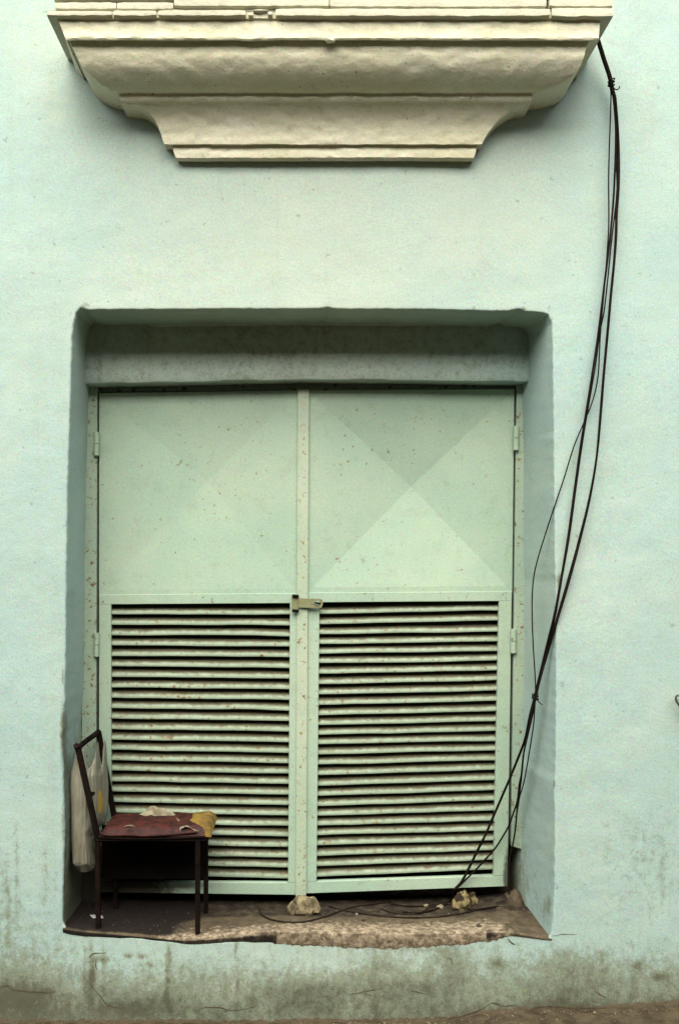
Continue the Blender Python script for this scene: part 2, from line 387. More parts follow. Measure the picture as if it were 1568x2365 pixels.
def wall():
    n = len(out); rings = []; V = []; dirt_shade = []; raw = []
    X0, X1, Y0, Y1 = -60, 1640, -60, 2400
    cx, cy = 697, 1440
    # target point on the frame rectangle for each outline point, by arc angle
    tg = []
    nrm = []
    for i, (x, y) in enumerate(out):
        a, b = out[i-1], out[(i+1) % n]; dx, dy = b[0]-a[0], b[1]-a[1]; L = math.hypot(dx, dy); nrm.append((dy/L, -dx/L))
        u = (x-150)/(1280-150); v = (y-712)/(2170-712)
        # nearest side mapping, corners go to corners
        dl, dr, dt, db = u, 1-u, v, 1-v
        m = min(dl, dr, dt, db)
        if m == dt: tg.append((lerp(X0, X1, max(0, min(1, u))), Y0))
        elif m == db: tg.append((lerp(X0, X1, max(0, min(1, u))), Y1))
        elif m == dl: tg.append((X0, lerp(Y0, Y1, max(0, min(1, v)))))
        else: tg.append((X1, lerp(Y0, Y1, max(0, min(1, v)))))
    def add(fn):
        for i in range(n):
            (px, py, d) = fn(i); V.append(Wp(px, py, d)); dirt_shade.append(dirt_at(px, py) if d < .012 else jamb_dirt_shade(px, py, d))
            raw.append(max(ss(pl(gtab, px)-22, pl(gtab, px)+8, py)*.95, (.62*math.exp(-max(0, py-sill_low(px))/9)*ss(600, 700, px)*(1-ss(1150, 1200, px))) if 2150 < py < 2260 and d < .02 else 0))
    def jamb_dirt_shade(px, py, d):  # jamb stains, plus painted shade low on the left
        v = -.10+.22*ss(1600, 2150, py)
        if px < 400:
            v += .5*ss(1600, 1690, py)*math.exp(-((d-.03)/.05)**2)
            v += .22*ss(1560, 1720, py)+.45*ss(.06, .3, d)*ss(1650, 1900, py)
            v += .3*ss(.30, .37, d)+1.5*ss(1960, 2030, py)*ss(.04, .16, d)  # last term paints the shade beside and under the chair
        if px > 1000:
            v += .5*ss(.36, .44, d)*(.6+.8*nz(py*.02, 4))*ss(1000, 1500, py)+.45*ss(1900, 2140, py)*ss(.12, .44, d)
            v += .9*math.exp(-((py-2105)/30)**2-((d-.06)/.018)**2)
        if py < 760: v += .1
        return v
    # far rings
    add(lambda i: ((-5200 if tg[i][0] <= X0 else 6400 if tg[i][0] >= X1 else lerp(-5200, 6400, (tg[i][0]-X0)/(X1-X0))),
                   (-3600 if tg[i][1] <= Y0 else 2420 if tg[i][1] >= Y1 else lerp(-3600, 2420, (tg[i][1]-Y0)/(Y1-Y0))), 0))
    K = 46
    def relief(px, py): return -.007*nz(px*.004, py*.004, 1)-.0016*nz(px*.02, py*.02, 7)-.012*ss(2200, 2330, py)*(.6+nz(px*.012, py*.01))
    for k in range(K, 0, -1):
        t = (k/K)**1.25
        def f(i, t=t):
            x = out[i][0]+nrm[i][0]*5; y = out[i][1]+nrm[i][1]*5
            px, py = lerp(x, tg[i][0], t), lerp(y, tg[i][1], t)
            return px, py, relief(px, py)
        add(f)
    for off, dd in ((5, 0), (3.0, .0004), (1.3, .002), (0.2, .006), (-.3, .018)):
        def f(i, off=off, dd=dd):
            j = 1.3*nz(out[i][0]*.05, out[i][1]*.05, 2)+.8*nz(out[i][0]*.15, out[i][1]*.15, 4)
            px = out[i][0]+nrm[i][0]*(off+j*(off < 5)); py = out[i][1]+nrm[i][1]*(off+j*(off < 5))
            return px, py, relief(px, py)*(1-dd/.018)+dd
        add(f)
    for dd in (.045, .08, .12, .16, .20, .24, .28, .32, .36, .40, .55, .85):
        def f(i, dd=dd):
            x, y = out[i]; s = min(dd, .40)/.36; u = (x-150)/1130
            dx = lerp(-1, -(26+7*ss(900, 2150, y)), u)*s
            dy = (y-2120)*1.2 if y > 2120 else 0
            j = 1.6*nz(x*.012, y*.012, dd*5)+.8*nz(x*.05, y*.05, dd*18)
            nx, ny = nrm[i]
            return x+dx+nx*j, y+dy+ny*j, dd
        add(f)
    F = []; m = len(V)//n
    for r in range(m-1):
        for i in range(n):
            j = (i+1) % n; F.append((r*n+i, r*n+j, (r+1)*n+j, (r+1)*n+i))
    mesh('wall', V, F, M_WALL, house, smooth=50, attrs={'dirt_shade': dirt_shade, 'raw': raw})
wall()

# room behind the doors
def room():
    V = [Wp(60, 640, .50), Wp(1340, 640, .50), Wp(1340, 2300, .50), Wp(60, 2300, .50)]
    V += [v+Vector((0, 1.2, 0)) for v in V]
    F = [(4, 5, 6, 7), (0, 1, 5, 4), (1, 2, 6, 5), (2, 3, 7, 6), (3, 0, 4, 7)]
    mesh('room_wall', V, F, M_DARK, house, smooth=0)
room()

# transom panel: plastered beam over the doors
def transom():
    V = []; F = []; dirt_shade = []; n = 90
    top = [(209, 744), (700, 744), (1215, 742)]
    bt = [(205, 886), (400, 882), (690, 876), (900, 877), (1100, 880), (1218, 881)]
    rows = 9
    for i in range(n+1):
        x = lerp(196, 1232, i/n)
        yb = pl(bt, x)+1.2*nz(x*.02, 3)+.7*nz(x*.08, 1); yt = 735
        for r in range(rows):
            t = r/(rows-1)
            V.append(S(x, lerp(yt, yb-3, t), .267+.003*nz(x*.01, t*2))); dirt_shade.append(.20+.08*nz(x*.01, t))  # dirt, also raised to deepen the shade on the beam
        V.append(S(x, yb, .271)); dirt_shade.append(0)
        V.append(S(x, yb, .271)+Vector((0, .16, 0))); dirt_shade.append(.5)
        V.append(S(x, yb, .271)+Vector((0, .45, 0))); dirt_shade.append(.5)
    m = rows+3
    for i in range(n):
        for r in range(m-1): F.append((i*m+r, i*m+r+1, (i+1)*m+r+1, (i+1)*m+r))
    mesh('transom_panel', V, F, M_WALL, house, smooth=50, attrs={'dirt_shade': dirt_shade, 'raw': [0]*len(V)})
    # rough plaster lip where lintel and transom meet
    V = []; F = []; n = 240
    for i in range(n+1):
        x = lerp(200, 1228, i/n); yy = 749+pl([(200, -1), (330, 1), (380, 8), (400, 5), (500, 4), (700, 2), (900, 4), (1100, 2), (1190, -3), (1228, -5)], x)+1.6*nz(x*.03, 9)+1.4*nz(x*.11, 2)
        V += [S(x, 728, .235), S(x, yy-4, .2475), S(x, yy, .254), S(x, yy-1, .2655), S(x, yy-6, .272)]
    for i in range(n):
        for r in range(4): F.append((i*5+r, i*5+r+1, (i+1)*5+r+1, (i+1)*5+r))
    mesh('lintel_plaster_lip', V, F, M_WALL, house, smooth=60, attrs={'dirt_shade': [.05]*len(V), 'raw': [0]*len(V)})
transom()

# sill
def sill_edge(x): return pl([(140, 2142), (200, 2150), (420, 2168), (440, 2167), (500, 2160), (590, 2151), (630, 2150), (700, 2152), (900, 2156), (1100, 2152), (1180, 2152), (1266, 2166), (1290, 2168)], x)
def floor_y(x, d):                    # wall-units height of the sill surface
    e = sill_edge(x)
    b = pl([(140, 2150), (300, 2166), (900, 2168), (1080, 2164), (1190, 2148), (1290, 2138)], x)
    y = lerp(e, b, ss(0, .40, d))
    return y-.8*nz(x*.02, d*10, 2)-.7*nz(x*.08, d*40, 5)-.4*nz(x*.2, d*100, 5)
def on_floor(px, py, lift=0.0):       # point on the sill seen at screen px,py
    d = .1
    for _ in range(30):
        k = (D+d)/D; x = VX+(px-VX)*k
        target = floor_y(x, d)-lift/U
        k2 = (target-VY)/(py-VY); d = max(.004, min(.5, lerp(d, (k2-1)*D, .6)))
    return Vector(S(px, py, d))
def sill():
    V = []; F = []; tone = []; shade_dirt = []
    xs = [x for x in range(146, 1276, 2)]
    ds = [-1, -2, 0, .01, .025, .045, .07, .10, .13, .17, .21, .25, .29, .33, .37, .41, .46, .6, .8]
    for x in xs:
        rag = 4.0*nz(x*.035, 3.1)+3.5*nz(x*.10, 8)+2.5*nz(x*.3, 4)
        amp = .12+.88*ss(600, 680, x)*(1-ss(1150, 1190, x))
        e, lo = sill_edge(x), sill_low(x)+rag*amp
        for d in ds:
            if d == -1: V.append(Wp(x, lo, .001)); y = lo
            elif d == -2: V.append(Wp(x, lerp(e, lo, .45), -.002-(.004+.003*nz(x*.05, 2))*ss(560, 700, x)*(1-ss(1110, 1190, x)))); y = lo
            elif d == 0: V.append(Wp(x, e+2, -.001-.003*ss(560, 700, x)*(1-ss(1110, 1190, x)))); y = e
            else: V.append(Wp(x-4*min(d, .36)/.36*ss(220, 150, x), floor_y(x, d), d-.004))
            dd = max(0, d)
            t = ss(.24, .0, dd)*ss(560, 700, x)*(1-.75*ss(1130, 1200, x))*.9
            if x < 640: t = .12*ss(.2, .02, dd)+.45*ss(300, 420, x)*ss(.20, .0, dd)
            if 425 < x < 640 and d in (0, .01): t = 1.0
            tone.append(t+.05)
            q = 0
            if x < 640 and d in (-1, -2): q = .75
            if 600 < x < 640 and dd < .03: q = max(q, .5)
            q += 1.0*ss(470, 350, x)*ss(-.01, .045, dd)+.30*ss(330, 200, x)  # left end: shade under the chair painted into the colour
            q += .62*ss(.14, .25, dd)+.7*math.exp(-((x-1130)/18)**2-((dd-.02)/.02)**2)  # first term paints the shade below the doors
            if 1120 < x < 1170 and d in (-2, 0): q += .5
            shade_dirt.append(q)
    n = len(ds)
    for i in range(len(xs)-1):
        for r in range(n-1): F.append((i*n+r, (i+1)*n+r, (i+1)*n+r+1, i*n+r+1))
    mesh('sill', V, F, M_SILL, house, smooth=60, attrs={'tone': tone, 'shade_dirt': shade_dirt})
sill()
# mortar heaped in the right back corner of the sill
def lump(name, c, r, mat, parent, seed=0, sub=3, amp=.25, fr=1.6, flat=.5):
    import bmesh
    bm = bmesh.new(); bmesh.ops.create_icosphere(bm, subdivisions=sub, radius=1)
    for v in bm.verts:
        q = v.co.normalized(); a = 1+amp*nz(q.x*fr+seed, q.y*fr, q.z*fr)+amp*.4*nz(q.x*4+seed, q.y*4, q.z*4)
        z = max(q.z*a, -flat)
        v.co = Vector((q.x*a*r[0], q.y*a*r[1], z*r[2]))
    me = bpy.data.meshes.new(name); bm.to_mesh(me); bm.free()
    me.polygons.foreach_set('use_smooth', [True]*len(me.polygons)); me.set_sharp_from_angle(angle=R(28))
    me.materials.append(mat)
    o = bpy.data.objects.new(name, me); col.objects.link(o); o.location = c
    if parent: o.parent = parent
    return o
lump('mortar_heap', Wp(1228, 2150, .33), (.045, .07, .05), M_SILL, house, 3)

# ---------------------------------------------------------------- cornice
# screen y, projection (fraction of D), left x, right x (all of the front corner)
LV = [(28, .080, 112, 1410), (42, .0795, 134, 1384), (46, .0775, 135, 1384), (60, .0775, 141, 1384), (75, .0772, 147, 1383), (88, .0775, 152, 1382), (92, .0765, 154, 1381),
      (95, .0705, 160, 1362), (100, .0702, 164, 1357), (112, .0695, 170, 1352), (130, .068, 178, 1348), (150, .0642, 188, 1341), (166, .060, 201, 1331), (182, .0545, 219, 1312),
      (196, .049, 240, 1284), (206, .0445, 256, 1260), (213, .0400, 272, 1233), (216, .0372, 276, 1229), (218, .0368, 276, 1228), (226, .0366, 277, 1228), (234, .0345, 279, 1227), (239, .0322, 287, 1219), (243, .0305, 318, 1199), (250, .028, 332, 1185),
      (262, .0242, 346, 1170), (276, .021, 357, 1152), (292, .0186, 366, 1138), (310, .0172, 372, 1124), (326, .0168, 377, 1115), (333, .0163, 381, 1112), (336, .0120, 396, 1102),
      (340, .0118, 399, 1100), (352, .0122, 402, 1098), (364, .0115, 407, 1094), (371, .0085, 412, 1089), (373, .0, 414, 1087)]
cornice = mesh('cornice', [], [], M_CREAM, house, smooth=0)
def cornice_mesh():
    V = []; n = 150; prof = []
    for (y, p, xl, xr) in LV:
        d = -p*D; k = (D+d)/D
        prof.append((VY+(y-VY)*k, d, VX+(xl-VX)*k, VX+(xr-VX)*k))
    # subdivide vertically
    P2 = []
    for a, b in zip(prof, prof[1:]):
        m = max(1, int(abs(b[0]-a[0])/5))
        for j in range(m): P2.append(tuple(lerp(a[q], b[q], j/m) for q in range(4)))
    P2.append(prof[-1])
    m = len(P2); ns = 8
    # each row: wall-left ... front-left, front ..., front-right ... wall-right
    row = 2*ns+n+1
    for (wy, d, xl, xr) in P2:
        fl = 6*ss(190, 60, wy)+10*ss(185, 165, wy)*ss(140, 160, wy)   # returns flare a little towards the wall
        pts = []
        for j in range(ns): t = j/ns; pts.append((lerp(xl-fl, xl, t), d*t))
        for j in range(n+1): pts.append((lerp(xl, xr, j/n), d))
        for j in range(ns-1, -1, -1): t = j/ns; pts.append((lerp(xr+2, xr, t), d*t))
        for (x, dd) in pts:
            wob = .9*nz(x*.012, wy*.02, 2)+.55*nz(x*.06, wy*.03, 5)+.25*nz(x*.2, wy*.1, 9)
            V.append(Wp(x, wy+wob*1.3, dd-(.0045*nz(x*.03, wy*.06, 1)+.003*nz(x*.09, wy*.16, 4))*(1 if dd < -.02 else 0)+.004*(dd > -.001)))
    F = []
    for r in range(m-1):
        for i in range(row-1): F.append((r*row+i, (r+1)*row+i, (r+1)*row+i+1, r*row+i+1))
    F.append(tuple(range(row-1, -1, -1))[::-1])
    me = cornice.data; me.from_pydata([tuple(v) for v in V], [], F); me.validate(); me.update()
    me.polygons.foreach_set('use_smooth', [True]*len(me.polygons)); me.set_sharp_from_angle(angle=R(38))
cornice_mesh()
# blob of plaster at the middle of the fascia
lump('plaster_blob', S(762, 94, -.0770*D), (.020, .015, .010), M_CREAM, cornice, 5, 2, .4, 2)
lump('plaster_blob', S(756, 90, -.0775*D), (.012, .010, .008), M_CREAM, cornice, 9, 2, .4, 2)
# two layers of painted slabs on top
def slab(x0, x1, y0, y1, p, rag=1.2):
    """one tile: rough front, runs back to the wall"""
    d0 = -p*D; n = max(3, int((x1-x0)/8)); V = []; F = []
    k = (D+d0)/D
    for i in range(n+1):
        x = lerp(x0, x1, i/n)
        e = ss(0, 3, min(i, n-i)+.4)
        yt = y0; yb = y1+rag*(nz(x*.03, y1, 2)+.8*nz(x*.12, y1, 6)); yb -= (1-e)*rag*2.0
        j = .003*nz(x*.05, y0, 3)+(1-e)*.004
        for (yy, dd) in ((yt, 0), (yt, d0+.006+j), (yt+1.5, d0+j), (lerp(yt, yb, .5), d0+j-.001), (yb-1.8, d0+j), (yb, d0+j+.005), (yb, 0)):
            V.append(Wp(VX+(x-VX)*k, VY+(yy-VY)*k, dd+.003))
    m = 7
    for i in range(n):
        for r in range(m-1): F.append((i*m+r, i*m+r+1, (i+1)*m+r+1, (i+1)*m+r))
    F += [tuple(range(m-1, -1, -1))[::-1], tuple(n*m+r for r in range(m))[::-1]]
    return mesh('slab', V, F, M_SLAB, cornice, smooth=40)
for a in ((108, 258, 23, 36), (262, 361, 22, 36.5), (366, 567, 21, 36), (574, 584, 26, 36), (585, 618, 19, 26), (619, 629, 24, 35), (637, 1270, 17.5, 36.5), (1275, 1416, 16, 38)):
    slab(*a, .0845)
for a in ((128, 268, 3, 21.0), (270, 400, 3, 20.5), (402, 760, -8, 14), (762, 1262, -8, 15.5), (1269, 1415, -10, 14.5)):
    slab(*a, .0838 if a[0] > 400 else .0825)
slab(120, 1410, -26, -10.5, .082); slab(124, 1405, 18, 27, .0800)

# ---------------------------------------------------------------- door frame and doors
DD = .360
FD = DD-.012
qbox('frame_post', [(200, 888), (225, 888), (221, 2090), (184, 2090)], FD, .06, M_FRAME, house)
qbox('frame_post', [(1193, 888), (1221, 888), (1206.5, 1962), (1180, 1954)], FD, .06, M_FRAME, house)
qbox('frame_header', [(225.5, 870), (1192.5, 870), (1192.5, 899), (225.5, 905)], FD+.055, .04, M_FRAME, house)

def pyramid(name, q, apex, deep, border, mat, parent):
    """pressed sheet: flat border, then four facets falling to a centre point"""
    c = [S(x, y, DD) for x, y in q]; ctr = S(apex[0], apex[1], DD)+Vector((0, deep, 0))
    V = []; F = []; N = 14
    inner = [p+(ctr-p)*border for p in c]
    for i in inner: i.y = DD
    # border ring
    V += c+inner
    for i in range(4): j = (i+1) % 4; F.append((i, 4+i, 4+j, j))
    # facets
    for i in range(4):
        a, b = inner[i], inner[(i+1) % 4]; base = len(V)
        for r in range(N+1):
            for s in range(N+1):
                t = r/N; p = lerp(a, b, s/N); q_ = lerp(p, ctr, t)
                bow = .0018*nz(q_.x*5, q_.z*5, i*.0)
                V.append(q_+Vector((0, bow*math.sin(math.pi*min(1, t))*1.2, 0)))
        for r in range(N):
            for s in range(N):
                F.append((base+r*(N+1)+s, base+(r+1)*(N+1)+s, base+(r+1)*(N+1)+s+1, base+r*(N+1)+s+1))
    # edge thickness
    base = len(V); V += [p+Vector((0, .02, 0)) for p in c]
    for i in range(4): j = (i+1) % 4; F.append((i, j, base+j, base+i))
    return mesh(name, V, F, mat, parent, smooth=1.2)

def slat(x0, y0, x1, y1, parent, pitch, seed, first=False):
    """one louvre blade; (x0,y0)-(x1,y1) is the screen line of its lower lip"""
    n = 10; V = []; F = []; gr = []
    h = pitch*U*1.11
    prof = [(.066, 1.02*h), (.048, .84*h), (.028, .62*h), (.012, .44*h), (.0035, .30*h), (0, .06*h), (.0015, 0), (.006, .002), (.007, .03*h)]
    g = [1.9, 1.8, 1.5, 1.05, .58, .16, .30, .5, .5]  # grime plus painted shade from the blade above, stronger towards the top
    for i in range(n+1):
        t = i/n; x = lerp(x0, x1, t); y = lerp(y0, y1, t)+(2.4 if seed % 7 == 3 else 1.3)*nz(x*.008, seed*3.1)+.7*nz(x*.03, seed*1.7)
        bend = .002*nz(x*.012, seed*2.3, 4)
        tw = 1+.10*nz(x*.006, seed, 9)
        p = S(x, y, DD+.006)
        for (dy, dz), gg in zip(prof, g):
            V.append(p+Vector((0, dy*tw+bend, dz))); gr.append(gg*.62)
    m = len(prof)
    for i in range(n):
        for r in range(m-1): F.append((i*m+r, i*m+r+1, (i+1)*m+r+1, (i+1)*m+r))
    return mesh('slat', V, F, M_SLAT, parent, smooth=50, attrs={'grime_shade': gr})

def hinge(x0, x1, y0, y1, parent):
    xc = (x0+x1)/2; r = (x1-x0)/2*U*1.1
    h = tube('hinge', [S(xc, y0, FD-.006), S(xc, (y0+y1)/2-.7, FD-.006)], r, M_DOOR, parent, 12, spl=False)
    tube('hinge_barrel', [S(xc-.4, (y0+y1)/2+.7, FD-.006), S(xc-.4, y1, FD-.006)], r, M_DOOR, h, 12, spl=False) if False else \
        tube('hinge', [S(xc-.4, (y0+y1)/2+.7, FD-.006), S(xc-.4, y1, FD-.006)], r, M_DOOR, parent, 12, spl=False)

# left leaf
ld = bpy.data.objects.new('door', None); col.objects.link(ld); ld.parent = house; ld['label'] = 'left metal door leaf carrying the centre strip and hasp'
pyramid('upper_panel', [(230, 908), (690, 902), (688, 1370), (229.5, 1374)], (478, 1110), .024, .04, M_DOOR, ld)
L0 = .0045
qbox('rail', [(229.5, 1373.6), (687, 1370), (687, 1393), (229.5, 1396)], DD-L0, .03, M_DOOR, ld)
qbox('rail', [(229, 2037), (684, 2039), (684, 2067), (229, 2061)], DD-L0, .03, M_DOOR, ld)
qbox('stile', [(229.5, 1396.4), (257, 1396.2), (257, 2036.8), (229, 2036.6)], DD-L0-.0008, .03, M_DOOR, ld)
qbox('stile', [(670, 1393.4), (687, 1393.4), (684, 2038.6), (665.5, 2038.8)], DD-L0-.0008, .03, M_DOOR, ld)
qbox('cover_strip', [(688, 899), (714, 899), (707, 2072), (683, 2072)], DD-.016, .016, M_STRIP, ld)
N = 26
for i in range(N):
    t = (i+1)/N; yl = lerp(1395.5, 2022, t); yr = lerp(1394.5, 2028, t)+2.5*math.sin(math.pi*t)
    slat(256, yl-1, lerp(671, 667, t), yr, ld, 24.4, i+1)
hinge(218, 230, 998, 1052, ld); hinge(218, 229.5, 1462, 1516, ld)
# right leaf
rd = bpy.data.objects.new('door', None); col.objects.link(rd); rd.parent = house; rd['label'] = 'right metal door leaf with a deeply creased upper panel'
pyramid('upper_panel', [(712, 902), (1187, 899), (1182, 1366), (710, 1369)], (952, 1122), .056, .05, M_DOOR, rd)
qbox('rail', [(708, 1369), (1182, 1366), (1181, 1388), (708, 1391.5)], DD-L0, .03, M_DOOR, rd)
qbox('rail', [(700, 2037.5), (1172, 2022), (1172, 2047), (700, 2064)], DD-L0, .03, M_DOOR, rd)
qbox('stile', [(711, 1392), (738, 1391.8), (731, 2036.6), (705, 2037.4)], DD-L0-.0008, .03, M_DOOR, rd)
qbox('stile', [(1152, 1388.6), (1181, 1388.4), (1172, 2021.6), (1139, 2022.8)], DD-L0-.0008, .03, M_DOOR, rd)
N = 27
for i in range(N):
    t = (i+1)/N
    yl = lerp(1393.5, 2024, t)+1.5*math.sin(t*20); yr = lerp(1388.5, 2009, t)+(-3 if i < 2 else 0)+1.2*math.sin(t*17)
    slat(lerp(737, 730, t), yl, lerp(1153, 1140.5, t), yr, rd, 23.8, i+60)
hinge(1184.5, 1198, 984, 1040, rd); hinge(1178.5, 1192, 1453, 1508, rd)
# hasp
def hasp():
    h = bpy.data.objects.new('hasp', None); col.objects.link(h); h.parent = ld; h['label'] = 'greenish worn metal hasp across the centre strip'
    qbox('staple_plate', [(674, 1375), (690, 1376), (690, 1409), (674, 1408)], DD-.022, .018, M_BRASS, ld)
    # strap with slot
    o = [(689, 1382), (738, 1383), (745, 1386), (746, 1395), (742, 1404), (690, 1403)]
    s = [(720, 1391), (730, 1388), (741, 1391), (742, 1395), (733, 1398), (722, 1396)]
    V = [S(x, y, DD-.030) for x, y in o]+[S(x, y, DD-.030) for x, y in s]
    # order slot points to match outline order
    sl = [(720, 1392), (730, 1388.5), (738, 1388), (742, 1392.5), (738, 1398), (721, 1396.5)]
    V = [S(x, y, DD-.030) for x, y in o]+[S(x, y, DD-.030) for x, y in sl]
    V += [v+Vector((0, .005, 0)) for v in V]
    F = []
    for i in range(6):
        j = (i+1) % 6
        F += [(i, 6+i, 6+j, j), (i, j, 12+j, 12+i), (6+i, 18+i, 18+j, 6+j)]
    h2 = mesh('hasp_strap', V, F, M_BRASS, ld, smooth=0)
    for y in (1376, 1410):
        tube('hasp_pin', [S(675, y, DD-.028), S(690, y+1, DD-.028)], .007, M_CHAIR, ld, 8, spl=False)
    bpy.data.objects.remove(h)
    # staple loop through the slot
    tube('hasp_staple', [S(728, 1392, DD-.01), S(729, 1392, DD-.036), S(736, 1394, DD-.036), S(737, 1394, DD-.01)], .0035, M_CHAIR, rd, 8)
hasp()

# ---------------------------------------------------------------- cracks and chips in the render (thin ribbons of dark mortar)
def crack(pts, wd):
    P = crom([Vector((x, y, 0)) for x, y in pts], 6); V = []; F = []
    for i, p in enumerate(P):
        t = i/(len(P)-1); a = (P[min(i+1, len(P)-1)]-P[max(i-1, 0)]).normalized(); nn = Vector((-a.y, a.x, 0))
        w_ = wd*(.35+.65*math.sin(math.pi*t))*(.7+.8*abs(nz(p.x*.2, p.y*.2, 3))); p = p+nn*1.3*nz(p.x*.12, p.y*.12, 8)
        b = -.015-.010*max(0, ss(2200, 2330, p.y)) if True else 0
        V += [Wp(p.x+nn.x*w_, p.y+nn.y*w_, wallrel(p.x, p.y)-.0022), Wp(p.x-nn.x*w_, p.y-nn.y*w_, wallrel(p.x, p.y)-.0022)]
    for i in range(len(P)-1): F.append((2*i, 2*i+1, 2*i+3, 2*i+2))
    mesh('crack', V, F, M_CRACK, house, smooth=0)
def wallrel(px, py): return -.007*nz(px*.004, py*.004, 1)-.0016*nz(px*.02, py*.02, 7)-.012*ss(2200, 2330, py)*(.6+nz(px*.012, py*.01))
for pts, wd in (([(0, 2278), (20, 2275), (32, 2284), (70, 2288), (100, 2292), (130, 2290)], 1.3), ([(200, 2262), (232, 2298), (252, 2320), (290, 2326)], 1.1),
                ([(452, 2334), (475, 2324), (510, 2324), (540, 2330), (590, 2322)], 1.1), ([(205, 2212), (218, 2202), (245, 2200)], 1.2),
                ([(1118, 2322), (1135, 2312), (1160, 2320), (1185, 2318), (1200, 2328)], 1.5), ([(805, 2296), (840, 2288), (880, 2280)], 1.2),
                ([(948, 2283), (965, 2289), (980, 2292)], 1.0), ([(1172, 2168), (1182, 2178), (1190, 2180)], 1.8), ([(1272, 2163), (1300, 2157), (1330, 2158)], .7),
                ([(1368, 2284), (1380, 2292), (1394, 2300)], 1.1), ([(1030, 2352), (1060, 2345), (1100, 2330), (1118, 2322)], 1.4), ([(1220, 2332), (1260, 2322), (1330, 2326), (1400, 2324)], 1.0),
                ([(222, 2216), (222, 2232), (226, 2238)], 1.2), ([(1030, 2212), (1042, 2216), (1046, 2232)], 1.0), ([(840, 2292), (860, 2296)], 1.0)):
    crack(pts, wd)

# ---------------------------------------------------------------- cables
def sp(lst): return [S(x, y, d*.81 if d > 0 else d) for x, y, d in lst]
GC = 'black cables hanging from the cornice into the recess'
def cable(lst, r, label, floor=None):
    pts = sp(lst)+(floor or [])
    return tag(tube('cable', pts, r, M_CABLE, None, 8, 5), label, 'cable', GC)
top = lambda ox, od: [(1376+ox, 82, -.13+od), (1382+ox, 98, -.10+od), (1395+ox, 140, -.075+od), (1407+ox, 176, -.06+od), (1413+ox, 207, -.055+od)]
RC = .0042
cable(top(-4, .0)+[(1410, 222, -.05), (1409, 259, -.05), (1406, 348, -.05), (1404.6, 417, -.05), (1405, 496, -.05), (1404, 540, -.05), (1397, 640, -.045), (1388, 740, -.04), (1384, 800, -.04), (1380, 870, -.035), (1368, 925, -.03), (1348, 975, -.03),
       (1325, 1030, -.025), (1300, 1110, -.016), (1283, 1160, -.006), (1268, 1205, .03), (1242, 1288, .09), (1231, 1340, .11), (1228, 1400, .12), (1230, 1480, .12), (1235, 1560, .115), (1236, 1606, .11),
       (1234, 1637, .12), (1231, 1677, .14), (1222, 1735, .17), (1214, 1783, .21), (1207, 1815, .25), (1200, 1838, .29), (1196, 1860, .33), (1192, 1890, .37), (1187, 1935, .40), (1180, 1962, .412), (1176, 1990, .415), (1175, 2040, .415), (1176, 2080, .40)],
      .0030, 'thin black cable bowing furthest left at mid height, over the right jamb')
cable(top(-1, -.006)+[(1416, 229, -.055), (1421, 288, -.05), (1421, 338, -.05), (1419, 397, -.05), (1416, 457, -.05), (1410, 529, -.045), (1402, 600, -.045), (1393, 670, -.04), (1384, 745, -.04), (1372, 830, -.035), (1353, 950, -.03), (1340, 1030, -.03),
       (1326, 1130, -.025), (1311, 1240, -.022), (1296, 1330, -.022), (1281, 1412, -.014), (1264, 1482, .03), (1244, 1565, .08), (1233, 1612, .10), (1222, 1655, .13), (1211, 1708, .18), (1193, 1756, .24), (1171, 1810, .30), (1138, 1886, .35), (1121, 1926, .37), (1101, 1965, .385), (1082, 2004, .395), (1065, 2036, .40), (1049, 2055, .40)],
      .0046, 'black cable ending in the leftmost long diagonal across the right door louvres',
      [on_floor(1046, 2078, .006)+Vector((0, .0, .004)), on_floor(1010, 2098, .005), on_floor(967, 2109, .005), on_floor(930, 2106, .005)])
cable(top(2, .006)+[(1421, 229, -.05), (1425, 288, -.05), (1427, 358, -.05), (1425.6, 417, -.05), (1422, 477, -.05), (1421, 529, -.045), (1417, 600, -.045), (1409, 680, -.04), (1402, 760, -.04), (1392, 870, -.035), (1384, 970, -.03), (1376, 1060, -.03),
       (1360, 1150, -.025), (1338, 1240, -.022), (1312, 1335, -.022), (1286, 1425, -.012), (1268, 1482, .03), (1248, 1560, .075), (1238, 1605, .10), (1228, 1655, .13), (1214, 1715, .18), (1208, 1745, .20), (1203.5, 1788, .25), (1198, 1815, .29), (1194, 1850, .33), (1182, 1886, .37), (1173, 1910, .39), (1152, 1946, .40), (1136, 1968, .40), (1121, 1984, .40), (1101, 2006, .40), (1081, 2026, .40), (1064, 2043, .40), (1053, 2055, .40)],
      .0042, 'black cable ending in the lower of the two diagonals at the right door corner',
      [on_floor(1052, 2076, .006), on_floor(1075, 2096, .005), on_floor(1097, 2101, .005), on_floor(1145, 2094, .005)])
cable(top(3, -.004)+[(1421, 232, -.058), (1426.5, 300, -.055), (1429, 377, -.052), (1428, 437, -.052), (1424, 496, -.052), (1423, 540, -.05), (1418.5, 602, -.05), (1411, 680, -.045), (1404, 760, -.045), (1394, 870, -.04), (1386, 970, -.035), (1377, 1060, -.035),
       (1362, 1150, -.03), (1341, 1240, -.03), (1316, 1335, -.03), (1288, 1428, -.015), (1270, 1490, .03), (1248, 1565, .07), (1237, 1612, .09), (1226, 1655, .12), (1217, 1700, .15), (1209, 1740, .19), (1204, 1790, .24), (1199, 1830, .29), (1194, 1862, .33), (1192, 1889, .36), (1189, 1918, .39), (1186, 1938, .40), (1182, 1957, .412), (1178, 1974, .415), (1174, 2016, .415), (1175, 2066, .41)],
      .0040, 'black cable running straight down beside the right hinge side to the sill corner')
